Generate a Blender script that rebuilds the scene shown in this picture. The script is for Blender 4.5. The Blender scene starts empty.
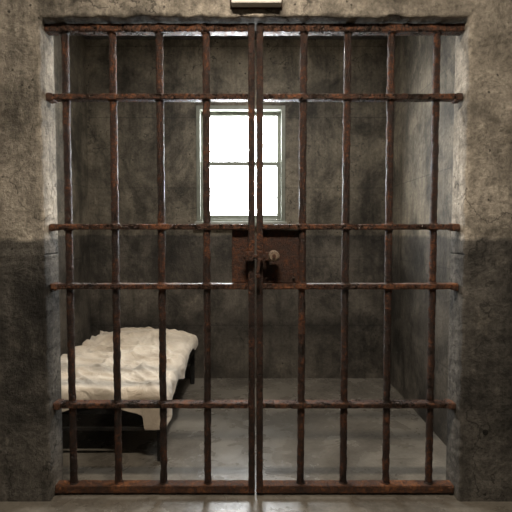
import bpy, bmesh, math, random
from mathutils import Vector, noise, Matrix
random.seed(4)
S = bpy.context.scene
COL = S.collection

# ---------------------------------------------------------------- node helpers
def newmat(name):
    m = bpy.data.materials.new(name); m.use_nodes = True
    nt = m.node_tree; b = nt.nodes['Principled BSDF']
    return m, nt, b
def N(nt, t, **k):
    n = nt.nodes.new(t)
    for a, v in k.items(): setattr(n, a, v)
    return n
def noise_n(nt, vec, scale, detail=8, rough=.6, dist=0):
    n = N(nt, 'ShaderNodeTexNoise')
    n.inputs['Scale'].default_value = scale; n.inputs['Detail'].default_value = detail
    n.inputs['Roughness'].default_value = rough; n.inputs['Distortion'].default_value = dist
    nt.links.new(vec, n.inputs['Vector']); return n.outputs['Fac']
def ramp(nt, fac, stops):
    r = N(nt, 'ShaderNodeValToRGB'); e = r.color_ramp.elements
    while len(e) < len(stops): e.new(.5)
    for i, (p, c) in enumerate(stops):
        e[i].position = p
        e[i].color = (c, c, c, 1) if not isinstance(c, tuple) else (*c, 1)
    nt.links.new(fac, r.inputs['Fac']); return r.outputs['Color']
def math_n(nt, op, a, b=None, clamp=False):
    n = N(nt, 'ShaderNodeMath', operation=op, use_clamp=clamp)
    for i, v in enumerate((a, b)):
        if v is None: continue
        if isinstance(v, (int, float)): n.inputs[i].default_value = v
        else: nt.links.new(v, n.inputs[i])
    return n.outputs[0]
def mix(nt, fac, a, b, mode='MIX'):
    n = N(nt, 'ShaderNodeMix', data_type='RGBA', blend_type=mode)
    for s, v in ((n.inputs[0], fac), (n.inputs[6], a), (n.inputs[7], b)):
        if isinstance(v, (int, float)): s.default_value = v
        elif isinstance(v, tuple): s.default_value = (*v, 1)
        else: nt.links.new(v, s)
    return n.outputs[2]
def mapping(nt, vec, scale, loc=(0, 0, 0)):
    n = N(nt, 'ShaderNodeMapping'); n.inputs['Scale'].default_value = scale; n.inputs['Location'].default_value = loc
    nt.links.new(vec, n.inputs[0]); return n.outputs[0]
def bump(nt, h, strength, dist, b):
    n = N(nt, 'ShaderNodeBump'); n.inputs['Strength'].default_value = strength
    n.inputs['Distance'].default_value = dist
    nt.links.new(h, n.inputs['Height']); nt.links.new(n.outputs[0], b.inputs['Normal'])

def concrete(name, light, dark, low_light, low_dark, line=1.27, rough=.85, bs=.7, scale=1.0, boards=False, grime=.38, speck=1.0):
    m, nt, b = newmat(name)
    g = N(nt, 'ShaderNodeNewGeometry'); P = g.outputs['Position']
    big = noise_n(nt, P, 1.5*scale, 12, .66, .4)
    med = noise_n(nt, mapping(nt, P, (1, 1, 1), (4, 3, 1)), 6*scale, 12, .70, .3)
    fine = noise_n(nt, P, 42*scale, 8, .8)
    drip = noise_n(nt, mapping(nt, P, (9, 9, .7)), 1.0, 8, .7, .3)
    f = math_n(nt, 'ADD', math_n(nt, 'MULTIPLY', big, .6), math_n(nt, 'MULTIPLY', med, .4))
    f2 = ramp(nt, f, [(.42, 0.0), (.50, .5), (.57, 1.0)])
    up = mix(nt, f2, dark, light); lo = mix(nt, f2, low_dark, low_light)
    sep = N(nt, 'ShaderNodeSeparateXYZ'); nt.links.new(P, sep.inputs[0])
    z = math_n(nt, 'ADD', sep.outputs[2], math_n(nt, 'MULTIPLY', math_n(nt, 'SUBTRACT', med, .5), .07))
    zf = math_n(nt, 'MULTIPLY', math_n(nt, 'SUBTRACT', z, line), 60, clamp=True)
    wear = ramp(nt, noise_n(nt, P, 3.2*scale, 14, .78), [(.56, 0.0), (.68, .40)])
    c = mix(nt, zf, lo, up)
    c = mix(nt, wear, c, up)
    sc_ = ramp(nt, noise_n(nt, mapping(nt, P, (1.6, 1.6, 1), (9, 1, 5)), 4*scale, 14, .8, .6), [(.57, 0.0), (.70, .5)])
    c = mix(nt, sc_, c, mix(nt, .5, up, light))
    gr = ramp(nt, noise_n(nt, mapping(nt, P, (1, 1, .8), (2, 8, 6)), 2.0*scale, 14, .76, .4), [(.40, grime), (.53, 1.0)])
    c = mix(nt, 1.0, c, gr, 'MULTIPLY')
    c = mix(nt, .7, c, ramp(nt, drip, [(.36, .5), (.50, 1.0)]), 'MULTIPLY')
    sp = ramp(nt, fine, [(.34, 1-.5*speck), (.5, 1.0), (.68, 1+.4*speck)])
    c = mix(nt, 1.0, c, sp, 'MULTIPLY')
    v = N(nt, 'ShaderNodeTexVoronoi'); v.inputs['Scale'].default_value = 20*scale
    nt.links.new(P, v.inputs['Vector'])
    sel = ramp(nt, med, [(.49, 0.0), (.60, .17)])
    pit = math_n(nt, 'LESS_THAN', v.outputs['Distance'], sel)
    c = mix(nt, math_n(nt, 'MULTIPLY', pit, .75), c, (.018, .015, .012))
    v2 = N(nt, 'ShaderNodeTexVoronoi', feature='DISTANCE_TO_EDGE'); v2.inputs['Scale'].default_value = 1.1*scale
    wv = N(nt, 'ShaderNodeVectorMath', operation='ADD'); nt.links.new(P, wv.inputs[0])
    nn = N(nt, 'ShaderNodeTexNoise'); nn.inputs['Scale'].default_value = 3; nn.inputs['Detail'].default_value = 10; nt.links.new(P, nn.inputs['Vector'])
    nt.links.new(nn.outputs['Color'], wv.inputs[1]); nt.links.new(wv.outputs[0], v2.inputs['Vector'])
    crk = math_n(nt, 'MULTIPLY', math_n(nt, 'LESS_THAN', v2.outputs['Distance'], .0045), math_n(nt, 'GREATER_THAN', big, .5))
    c = mix(nt, math_n(nt, 'MULTIPLY', crk, .6), c, (.02, .018, .015))
    if boards:
        fr = math_n(nt, 'FRACT', math_n(nt, 'MULTIPLY', math_n(nt, 'ADD', sep.outputs[2], .13), 1.65))
        ln = math_n(nt, 'LESS_THAN', math_n(nt, 'ADD', fr, math_n(nt, 'MULTIPLY', fine, .012)), .018)
        c = mix(nt, math_n(nt, 'MULTIPLY', ln, .4), c, (.02, .02, .018))
    nt.links.new(c, b.inputs['Base Color'])
    b.inputs['Roughness'].default_value = rough
    b.inputs['Specular IOR Level'].default_value = .35
    h = math_n(nt, 'ADD', math_n(nt, 'MULTIPLY', med, 1.0), math_n(nt, 'MULTIPLY', fine, .35))
    h = math_n(nt, 'ADD', h, math_n(nt, 'MULTIPLY', sc_, .12))
    h = math_n(nt, 'SUBTRACT', h, math_n(nt, 'MULTIPLY', pit, .35))
    h = math_n(nt, 'SUBTRACT', h, math_n(nt, 'MULTIPLY', crk, .2))
    bump(nt, h, bs, .03, b)
    return m

M_front = concrete('front_concrete', (.48, .43, .36), (.22, .195, .158), (.165, .152, .134), (.075, .069, .060), 1.265, bs=.95, grime=.42)
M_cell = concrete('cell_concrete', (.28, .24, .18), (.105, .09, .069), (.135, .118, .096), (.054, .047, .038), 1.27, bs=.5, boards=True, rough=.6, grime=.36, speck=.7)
M_ceil = concrete('ceiling_concrete', (.16, .15, .14), (.08, .075, .07), (.16, .15, .14), (.08, .075, .07), -5, bs=.4)

def floor_mat():
    m, nt, b = newmat('worn_floor_concrete')
    g = N(nt, 'ShaderNodeNewGeometry'); P = g.outputs['Position']
    big = noise_n(nt, P, 1.3, 10, .6, .5); med = noise_n(nt, P, 5, 10, .66, .3); fine = noise_n(nt, P, 50, 6, .7)
    f = math_n(nt, 'ADD', math_n(nt, 'MULTIPLY', big, .65), math_n(nt, 'MULTIPLY', med, .35))
    c = ramp(nt, f, [(.36, (.085, .075, .062)), (.5, (.145, .13, .108)), (.64, (.22, .20, .168))])
    c = mix(nt, 1.0, c, ramp(nt, fine, [(.3, .75), (.6, 1.12)]), 'MULTIPLY')
    nt.links.new(c, b.inputs['Base Color'])
    nt.links.new(ramp(nt, f, [(.38, .16), (.62, .38)]), b.inputs['Roughness'])
    b.inputs['Specular IOR Level'].default_value = 1.0
    bump(nt, math_n(nt, 'ADD', med, math_n(nt, 'MULTIPLY', fine, .12)), .35, .012, b)
    return m
M_floor = floor_mat()

def rust(name, a, b_, c_, metal=.35, rough=.55, lo=.42, hi=.60):
    m, nt, b = newmat(name)
    g = N(nt, 'ShaderNodeNewGeometry'); P = g.outputs['Position']
    n1 = noise_n(nt, P, 7, 12, .75, .5); n2 = noise_n(nt, mapping(nt, P, (1, 1, 1), (3, 1, 2)), 70, 8, .75)
    f = math_n(nt, 'ADD', math_n(nt, 'MULTIPLY', n1, .5), math_n(nt, 'MULTIPLY', n2, .5))
    c = ramp(nt, f, [(lo, a), ((lo+hi)/2, b_), (hi, c_)])
    nt.links.new(c, b.inputs['Base Color'])
    b.inputs['Metallic'].default_value = metal
    nt.links.new(ramp(nt, f, [(lo, rough-.22), (hi, rough+.3)]), b.inputs['Roughness'])
    bump(nt, math_n(nt, 'ADD', n2, math_n(nt, 'MULTIPLY', n1, .5)), 1.0, .012, b)
    return m
M_bar = rust('rusted_bar_steel', (.012, .008, .006), (.042, .019, .012), (.20, .075, .032), .3, .52, .44, .62)
M_rail = rust('rusted_rail_steel', (.018, .012, .009), (.058, .028, .017), (.25, .10, .045), .45, .38, .43, .60)
M_plate = rust('rusted_plate_steel', (.020, .010, .007), (.052, .022, .013), (.15, .058, .026), .2, .65)
M_orange = rust('orange_rust', (.028, .014, .010), (.085, .036, .018), (.26, .105, .043), .15, .6)
M_knob = rust('worn_bolt_steel', (.12, .095, .07), (.25, .19, .14), (.38, .29, .21), .6, .45)
M_black = rust('black_painted_steel', (.008, .008, .008), (.014, .013, .012), (.03, .024, .018), .3, .5)

def plain(name, col, rough=.6, metal=0, amt=.12, sc=12):
    m, nt, b = newmat(name)
    g = N(nt, 'ShaderNodeNewGeometry')
    n = noise_n(nt, g.outputs['Position'], sc, 8, .7)
    c = mix(nt, 1.0, col, ramp(nt, n, [(.35, 1-amt*2), (.65, 1+amt)]), 'MULTIPLY')
    nt.links.new(c, b.inputs['Base Color']); b.inputs['Roughness'].default_value = rough
    b.inputs['Metallic'].default_value = metal
    bump(nt, n, .2, .003, b); return m
M_frame = plain('window_frame_paint', (.24, .25, .205), .5)
M_sill = plain('pale_sill_paint', (.30, .30, .25), .6)
M_sign = plain('cream_enamel', (.56, .54, .49), .6, amt=.08)
M_lamp = plain('lamp_housing', (.5, .5, .48), .4)
M_matt = plain('mattress_ticking', (.42, .38, .32), .9)

def cloth_mat():
    m, nt, b = newmat('creased_linen')
    g = N(nt, 'ShaderNodeNewGeometry'); P = g.outputs['Position']
    n = noise_n(nt, P, 4, 6, .55, .6); w = noise_n(nt, P, 10, 5, .5, 1.4)
    c = ramp(nt, n, [(.36, (.50, .42, .325)), (.6, (.72, .64, .53))])
    nt.links.new(c, b.inputs['Base Color']); b.inputs['Roughness'].default_value = .9
    b.inputs['Sheen Weight'].default_value = .2
    bump(nt, w, .6, .03, b); return m
M_cloth = cloth_mat()

def glass_mat():
    m = bpy.data.materials.new('window_glass'); m.use_nodes = True
    nt = m.node_tree; nt.nodes.clear()
    o = N(nt, 'ShaderNodeOutputMaterial'); t = N(nt, 'ShaderNodeBsdfTransparent'); gl = N(nt, 'ShaderNodeBsdfGlossy')
    gl.inputs['Roughness'].default_value = .08
    mx = N(nt, 'ShaderNodeMixShader'); mx.inputs[0].default_value = .06
    nt.links.new(t.outputs[0], mx.inputs[1]); nt.links.new(gl.outputs[0], mx.inputs[2]); nt.links.new(mx.outputs[0], o.inputs[0])
    return m
M_glass = glass_mat()

# ---------------------------------------------------------------- mesh helpers
def obj_from_bm(bm, name, mat, parent=None, smooth=False):
    me = bpy.data.meshes.new(name); bm.to_mesh(me); bm.free()
    o = bpy.data.objects.new(name, me); COL.objects.link(o)
    if mat: me.materials.append(mat)
    if smooth:
        for p in me.polygons: p.use_smooth = True
    if parent: o.parent = parent
    return o
def empty(name, loc=(0, 0, 0)):
    e = bpy.data.objects.new(name, None); COL.objects.link(e); e.empty_display_size = .1
    return e
def add_box(bm, x0, x1, y0, y1, z0, z1, bev=0):
    r = bmesh.ops.create_cube(bm, size=1)
    vs = r['verts']
    bmesh.ops.scale(bm, verts=vs, vec=(x1-x0, y1-y0, z1-z0))
    bmesh.ops.translate(bm, verts=vs, vec=((x0+x1)/2, (y0+y1)/2, (z0+z1)/2))
    if bev:
        es = list({e for v in vs for e in v.link_edges})
        bmesh.ops.bevel(bm, geom=es, offset=bev, segments=2, affect='EDGES', profile=.5)
def box(name, x0, x1, y0, y1, z0, z1, mat, parent=None, bev=0):
    bm = bmesh.new(); add_box(bm, x0, x1, y0, y1, z0, z1, bev)
    return obj_from_bm(bm, name, mat, parent)
def add_cyl(bm, p, q, r, seg=16, jit=0, rings=1, r2=None):
    p = Vector(p); q = Vector(q); d = (q-p); L = d.length; d.normalize()
    a = d.orthogonal().normalized(); c = d.cross(a)
    prev = None; first = None
    r2 = r if r2 is None else r2
    for i in range(rings+1):
        t = i/rings; ctr = p+d*L*t; rr = r+(r2-r)*t; ring = []
        for k in range(seg):
            an = 2*math.pi*k/seg
            dirv = a*math.cos(an)+c*math.sin(an); pt = ctr+dirv*rr
            if jit: pt += dirv*jit*(noise.noise(pt*28)+.6*noise.noise(pt*75))
            ring.append(bm.verts.new(pt))
        if prev:
            for k in range(seg): 
                f = bm.faces.new((prev[k], prev[(k+1) % seg], ring[(k+1) % seg], ring[k])); f.smooth = True
        else: first = ring
        prev = ring
    bm.faces.new(list(reversed(first))); bm.faces.new(prev)
def cyl(name, p, q, r, mat, parent=None, **k):
    bm = bmesh.new(); add_cyl(bm, p, q, r, **k); return obj_from_bm(bm, name, mat, parent)
def wall_hole(name, xs, zs, y0, y1, mat, holes, bev=0, chip=None):
    bm = bmesh.new()
    for i in range(len(xs)-1):
        for j in range(len(zs)-1):
            if (i, j) in holes: continue
            bm.faces.new([bm.verts.new(c) for c in ((xs[i], y0, zs[j]), (xs[i+1], y0, zs[j]), (xs[i+1], y0, zs[j+1]), (xs[i], y0, zs[j+1]))])
    bmesh.ops.remove_doubles(bm, verts=bm.verts, dist=1e-4)
    r = bmesh.ops.extrude_face_region(bm, geom=list(bm.faces))
    bmesh.ops.translate(bm, verts=[g for g in r['geom'] if isinstance(g, bmesh.types.BMVert)], vec=(0, y1-y0, 0))
    bmesh.ops.recalc_face_normals(bm, faces=bm.faces)
    if bev:
        def sharp(e):
            a, b = e.verts
            return (len(e.link_faces) == 2 and e.calc_face_angle(0) > 1 and all(xs[0]+.01 < v.co.x < xs[-1]-.01 and v.co.z < zs[-1]-.01 for v in (a, b))
                    and not (abs(a.co.z-zs[0]) < .001 and abs(b.co.z-zs[0]) < .001))
        if chip:
            for k in range(1, int(zs[-2]/.03)):
                bmesh.ops.bisect_plane(bm, geom=list(bm.verts)+list(bm.edges)+list(bm.faces), plane_co=(0, 0, zs[0]+k*.03), plane_no=(0, 0, 1))
            k = xs[1]+.03
            while k < xs[2]:
                bmesh.ops.bisect_plane(bm, geom=list(bm.verts)+list(bm.edges)+list(bm.faces), plane_co=(k, 0, 0), plane_no=(1, 0, 0)); k += .03
        es = [e for e in bm.edges if sharp(e)]
        bmesh.ops.bevel(bm, geom=es, offset=bev, segments=3, affect='EDGES', profile=.5)
        if chip:
            cx = (xs[1]+xs[2])/2
            for v in bm.verts:
                c = v.co
                nearx = min(abs(c.x-xs[1]), abs(c.x-xs[2])) < bev*1.2 and c.z < zs[-2]+bev*1.2
                nearz = abs(c.z-zs[-2]) < bev*1.2 and xs[1]-.03 < c.x < xs[2]+.03
                if (nearx or nearz) and c.y < y0+bev*1.2:
                    n1 = noise.noise(c*7)*.5+noise.noise(c*22)
                    off = chip*n1
                    if nearx: c.x += off*(1 if c.x > cx else -1)
                    if nearz: c.z += off
                    c.y += max(0, n1)*chip*.6
    return obj_from_bm(bm, name, mat)

# ---------------------------------------------------------------- room shell
XL, XR, YB = -1.464, 1.164, 4.05
H = 2.96
YF, YFI = 2.17, 2.335
CX = 2.4; YR = -1.4
OL, OR, OT = -1.0, .985, 2.30
wall_hole('wall_front', [-CX, OL, OR, CX], [0, 1.2, OT, H], YF, YFI, M_front, {(1, 0), (1, 1)}, bev=.014, chip=.009)
WX0, WX1, WZ0, WZ1 = -.52, .255, 1.385, 2.40
wall_hole('wall_back', [XL-.2, WX0, WX1, XR+.2], [0, WZ0, WZ1, H], YB, YB+.24, M_cell, {(1, 1)}, bev=.006)
box('wall_left', XL-.2, XL, YFI, YB, 0, H, M_cell)
box('wall_right', XR, XR+.2, YFI, YB, 0, H, M_cell)
box('floor', -CX-.2, CX+.2, YR-.2, YB+.24, -.15, 0, M_floor)
box('ceiling', -CX-.2, CX+.2, YR-.2, YB+.24, H, H+.15, M_ceil)
box('wall_corridor_left', -CX-.2, -CX, YR-.2, YFI, 0, H, M_front)
box('wall_corridor_right', CX, CX+.2, YR-.2, YFI, 0, H, M_front)
box('wall_corridor_rear', -CX, CX, YR-.2, YR, 0, H, M_front)

# ---------------------------------------------------------------- window
win = empty('window_1')
def wframe(nm, x0, x1, z0, z1, y0, y1, t, mat):
    bm = bmesh.new()
    add_box(bm, x0, x0+t, y0, y1, z0, z1, .004); add_box(bm, x1-t, x1, y0, y1, z0, z1, .004)
    add_box(bm, x0+t, x1-t, y0, y1, z1-t, z1, .004); add_box(bm, x0+t, x1-t, y0, y1, z0, z0+t, .004)
    return obj_from_bm(bm, nm, mat, win)
wframe('outer_frame', WX0, WX1, WZ0, WZ1, YB-.012, YB+.12, .035, M_frame)
zm = 1.905
wframe('lower_sash', WX0+.035, WX1-.035, WZ0+.035, zm+.02, YB+.03, YB+.07, .036, M_frame)
wframe('upper_sash', WX0+.035, WX1-.035, zm-.02, WZ1-.035, YB+.075, YB+.11, .034, M_frame)
box('sill', WX0-.015, WX1+.015, YB-.05, YB+.03, WZ0-.03, WZ0+.012, M_sill, win, .006)
box('pane_lower', WX0+.065, WX1-.065, YB+.048, YB+.052, WZ0+.065, zm-.01, M_glass, win)
box('pane_upper', WX0+.065, WX1-.065, YB+.09, YB+.094, zm+.01, WZ1-.065, M_glass, win)

# ---------------------------------------------------------------- gate leaves
YG = 2.25
rails = [.03, .453, 1.043, 1.333, 1.952, 2.272]
def rough_box(bm, x0, x1, y0, y1, z0, z1, bev, axis, amp=.0018):
    b2 = bmesh.new(); add_box(b2, x0, x1, y0, y1, z0, z1, bev)
    lo, hi = ((x0, x1) if axis == 0 else (z0, z1)); n = max(2, int((hi-lo)/.012))
    for k in range(1, n):
        p = lo+(hi-lo)*k/n
        co = (p, 0, 0) if axis == 0 else (0, 0, p); no = (1, 0, 0) if axis == 0 else (0, 0, 1)
        bmesh.ops.bisect_plane(b2, geom=list(b2.verts)+list(b2.edges)+list(b2.faces), plane_co=co, plane_no=no)
    for v in b2.verts:
        v.co += noise.noise_vector(v.co*35)*amp+noise.noise_vector(v.co*90)*amp*.6
    me = bpy.data.meshes.new('tmp'); b2.to_mesh(me); b2.free(); bm.from_mesh(me); bpy.data.meshes.remove(me)
def leaf(name, bars, x_out, x_s0, x_s1):
    e = empty(name)
    for i, x in enumerate(bars):
        jx = random.uniform(-.003, .003)
        cyl('bar_%d' % (i+1), (x+jx, YG, .03), (x-jx, YG, 2.275), .0175, M_bar, e, seg=20, jit=.0030, rings=240)
    lo, hi = min(x_out, x_s0), max(x_out, x_s0)
    for i, z in enumerate(rails):
        hh = .021 if i == 0 else .0135
        if i == 5: hh = .019
        bm = bmesh.new(); rough_box(bm, lo, hi, YG-.03, YG+.026, z-hh, z+hh, .006, 0)
        obj_from_bm(bm, 'rail_%d' % (i+1), M_rail if i else M_orange, e)
        bm = bmesh.new()
        for x in bars:
            for s in (-1, 1):
                r = bmesh.ops.create_uvsphere(bm, u_segments=10, v_segments=6, radius=1)
                bmesh.ops.scale(bm, verts=r['verts'], vec=(.024, .024, .008))
                bmesh.ops.translate(bm, verts=r['verts'], vec=(x, YG, z+s*hh))
                for v in r['verts']: v.co += Vector((noise.noise(v.co*60), 0, noise.noise(v.co*50)))*.003
        obj_from_bm(bm, 'weld_%d' % (i+1), M_bar, e, True)
    bm = bmesh.new(); rough_box(bm, x_s0, x_s1, YG-.034, YG+.02, .012, 2.292, .005, 2)
    obj_from_bm(bm, 'meeting_stile', M_bar, e)
    s = 1 if x_out > 0 else -1
    bm = bmesh.new()
    for z in rails[:5]:
        xa, xb = sorted((x_out-s*.036, x_out-s*.002))
        rough_box(bm, xa, xb, YG-.036, YG+.034, z-.019, z+.016, .008, 0, .004)
    obj_from_bm(bm, 'wall_brackets', M_orange, e)
    return e
dl = leaf('door_1', [-.914, -.688, -.462, -.2405], OL, -.037, -.006)
dr = leaf('door_2', [.226, .438, .649, .866], OR, .002, .034)
box('lock_plate', -.118, -.036, YG+.0, YG+.028, 1.058, 1.318, M_plate, dl, .003)
box('lock_plate', .033, .245, YG+.0, YG+.028, 1.058, 1.318, M_plate, dr, .003)
bm = bmesh.new()
for x in (.055, .185):
    for z in (1.08, 1.295):
        add_cyl(bm, (x, YG-.006, z), (x, YG+.004, z), .008, 10)
obj_from_bm(bm, 'rivets', M_bar, dr, True)
bm = bmesh.new()
zb = 1.193
add_cyl(bm, (-.06, YG-.055, zb-.002), (.10, YG-.055, zb-.002), .011, 14, .001, 12)
add_box(bm, -.052, -.012, YG-.068, YG-.03, zb-.024, zb+.022, .005)
add_box(bm, .006, .034, YG-.07, YG-.03, zb-.03, zb+.026, .005)
add_box(bm, .045, .065, YG-.068, YG+.004, zb-.02, zb+.018, .004)
obj_from_bm(bm, 'sliding_bolt', M_plate, dr)
bm = bmesh.new()
add_cyl(bm, (.085, YG-.075, zb+.002), (.085, YG-.045, zb+.002), .027, 24)
add_cyl(bm, (.085, YG-.083, zb+.002), (.085, YG-.075, zb+.002), .021, 24, r2=.026)
obj_from_bm(bm, 'bolt_knob', M_knob, dr)
cyl('knob_pin', (.085, YG-.090, zb+.002), (.085, YG-.080, zb+.002), .009, M_plate, dr, seg=14)
bm = bmesh.new()
add_cyl(bm, (.018, YG-.075, zb-.01), (.006, YG-.08, zb-.085), .008, 12, .001, 8)
add_cyl(bm, (.006, YG-.08, zb-.085), (.012, YG-.08, zb-.10), .011, 12, .001, 4)
obj_from_bm(bm, 'hasp_handle', M_plate, dr)

# ---------------------------------------------------------------- sign above the gate
sg = empty('cell_number_sign')
box('sign_box', -.112, .115, YF-.05, YF-.004, 2.335, 2.48, M_sign, sg, .006)
box('backplate', -.118, .121, YF-.006, YF+.0, 2.329, 2.49, M_bar, sg)

bm = bmesh.new(); add_cyl(bm, (1.105, YF-.003, .345), (1.105, YF+.002, .345), .014, 14)
obj_from_bm(bm, 'wall_anchor_hole', M_black, None)

# ---------------------------------------------------------------- bed
bed = empty('prison_bed')
bx0, bx1, by0, by1 = -1.33, -.53, 2.56, 3.92
bm = bmesh.new(); t = .017
for x in (bx0+t, bx1-t):
    for y in (by0+t, by1-t):
        add_box(bm, x-t, x+t, y-t, y+t, 0, .33, .003)
add_box(bm, bx0, bx1, by0, by0+.034, .275, .32, .003)
add_box(bm, bx0, bx1, by1-.034, by1, .275, .32, .003)
add_box(bm, bx0, bx0+.03, by0, by1, .275, .32, .003)
add_box(bm, bx1-.03, bx1, by0, by1, .275, .32, .003)
add_box(bm, bx0, bx1, by0+.006, by0+.026, .175, .195, .003)
add_box(bm, bx0, bx1, by1-.026, by1-.006, .175, .195, .003)
for i in range(9):
    y = by0+.12+i*.14
    add_box(bm, bx0+.02, bx1-.02, y, y+.04, .30, .312)
obj_from_bm(bm, 'steel_frame', M_black, bed)
bm = bmesh.new(); add_box(bm, bx0+.01, bx1-.01, by0+.01, by1-.01, .32, .405, .03)
obj_from_bm(bm, 'mattress', M_matt, bed, True)

W = bx1-bx0; Ln = by1-by0
nx, ny = 190, 260
flap = .19
def sheet_pt(i, j):
    s = -flap + (W+2*flap)*i/nx
    v = -flap + (Ln+flap+.01)*j/ny
    def roll(a):
        R = .03
        if a <= 0: return 0, 0
        th = min(a/R, math.pi/2)
        return R*math.sin(th), R*(1-math.cos(th))+max(0, a-R*math.pi/2)
    x = bx0+.015+max(0, min(W-.03, s)); y = by0+.01+max(0, min(Ln-.03, v))
    amp_r = .42+.6*noise.noise(Vector((3, v*2.6, 1)))
    if v < .3: amp_r += .6*(1-v/.3)
    amp_f = .58+.4*noise.noise(Vector((s*3.5, 7, 2))) + (.5 if s > W-.12 else 0)
    down = 0
    if s > W-.03:
        o, d = roll((s-W+.03)*max(.25, min(1.15, amp_r))); x += o; down += d
    if s < .02:
        o, d = roll((-s+.02)*.6); x -= o; down += d
    if v < .02:
        o, d = roll((-v+.02)*max(.38, min(1.15, amp_f))); y -= o; down += d
    q = Vector((s*2.2+v*1.1, v*2.6-s*.9, .3))
    w = noise.noise_vector(q*1.1)*.55
    def ridge(p, k, e): return max(0, 1-abs(noise.noise(p))*k)**e
    r1 = ridge(Vector((s*1.0+v*.5, v*2.4-s*1.5, 1))*1.7+w, 2.4, 2.5)
    r2 = ridge(Vector((s*1.6-v*.8, v*3.2+s*2.2, 4))*1.8+w*1.5, 2.6, 2.5)
    r3 = ridge(Vector((s*4-v*2.5, v*4.5+s*2.5, 8))*1.4+w*2, 2.6, 2.5)
    ed = min(1, max(0, v)/.12, max(0, W-s)/.12)
    z = .424 + (.028*r1 + .018*noise.noise(q*.8))*(.3+.7*ed) + .018*r2*(.35+.65*ed) + .008*r3*(.4+.6*ed)
    pv = (v-(Ln-.20))/.24; ps = (s-W/2)/(W*.46)
    z += .04*math.sqrt(max(0, 1-pv*pv)*max(0, 1-ps**4))
    if down > 0:
        k = min(1, down/.04)
        if s > W-.03 or s < .02: x += k*(.018*noise.noise(Vector((v*8, 1, 4)))+.008)
        if v < .02: y -= k*(.016*noise.noise(Vector((s*8, 5, 2)))+.006)
        z -= .010*min(1, down/.03)
    return Vector((x, y, max(.15, z-down)))
bm = bmesh.new()
g = [[bm.verts.new(sheet_pt(i, j)) for j in range(ny+1)] for i in range(nx+1)]
for i in range(nx):
    for j in range(ny):
        bm.faces.new((g[i][j], g[i+1][j], g[i+1][j+1], g[i][j+1]))
bmesh.ops.smooth_vert(bm, verts=bm.verts, factor=.5, use_axis_x=True, use_axis_y=True, use_axis_z=True)
sh = obj_from_bm(bm, 'rumpled_sheet', M_cloth, bed, True)
so = sh.modifiers.new('sol', 'SOLIDIFY'); so.thickness = .004; so.offset = 1

# ---------------------------------------------------------------- lamps
def area(name, loc, rot, sx, sy, power, col):
    L = bpy.data.lights.new(name, 'AREA'); L.shape = 'RECTANGLE'; L.size = sx; L.size_y = sy
    L.energy = power; L.color = col
    o = bpy.data.objects.new(name, L); COL.objects.link(o); o.location = loc; o.rotation_euler = rot
    return o
cl = empty('corridor_ceiling_lamp')
box('housing', -.35, .35, 1.0, 1.2, H-.06, H, M_lamp, cl, .01)
a = area('tube', (0, 1.10, H-.065), (0, 0, 0), .6, .14, 66, (1, .87, .71)); a.parent = cl
ce = empty('cell_ceiling_lamp')
box('housing', -.12, .12, 2.66, 2.84, H-.05, H, M_lamp, ce, .01)
a = area('tube', (0, 2.75, H-.055), (0, 0, 0), .05, .12, 28, (1, .96, .90)); a.parent = ce

P = area('window_portal', ((WX0+WX1)/2, YB+.3, (WZ0+WZ1)/2), (math.radians(-90), 0, 0), WX1-WX0+.1, WZ1-WZ0+.1, 1, (1, 1, 1))
P.data.cycles.is_portal = True

w = bpy.data.worlds.new('overcast_sky'); S.world = w; w.use_nodes = True
bg = w.node_tree.nodes['Background']; bg.inputs[0].default_value = (.94, .98, 1, 1); bg.inputs[1].default_value = 34

# ---------------------------------------------------------------- camera
cam = bpy.data.cameras.new('cam'); co = bpy.data.objects.new('camera', cam); COL.objects.link(co)
co.location = (0, 0, 1.31); co.rotation_euler = (math.radians(90-3.03), 0, 0)
cam.sensor_width = 36; cam.lens = 36*460/512; cam.clip_start = .02
S.camera = co
S.view_settings.view_transform = 'Standard'
S.view_settings.look = 'None'
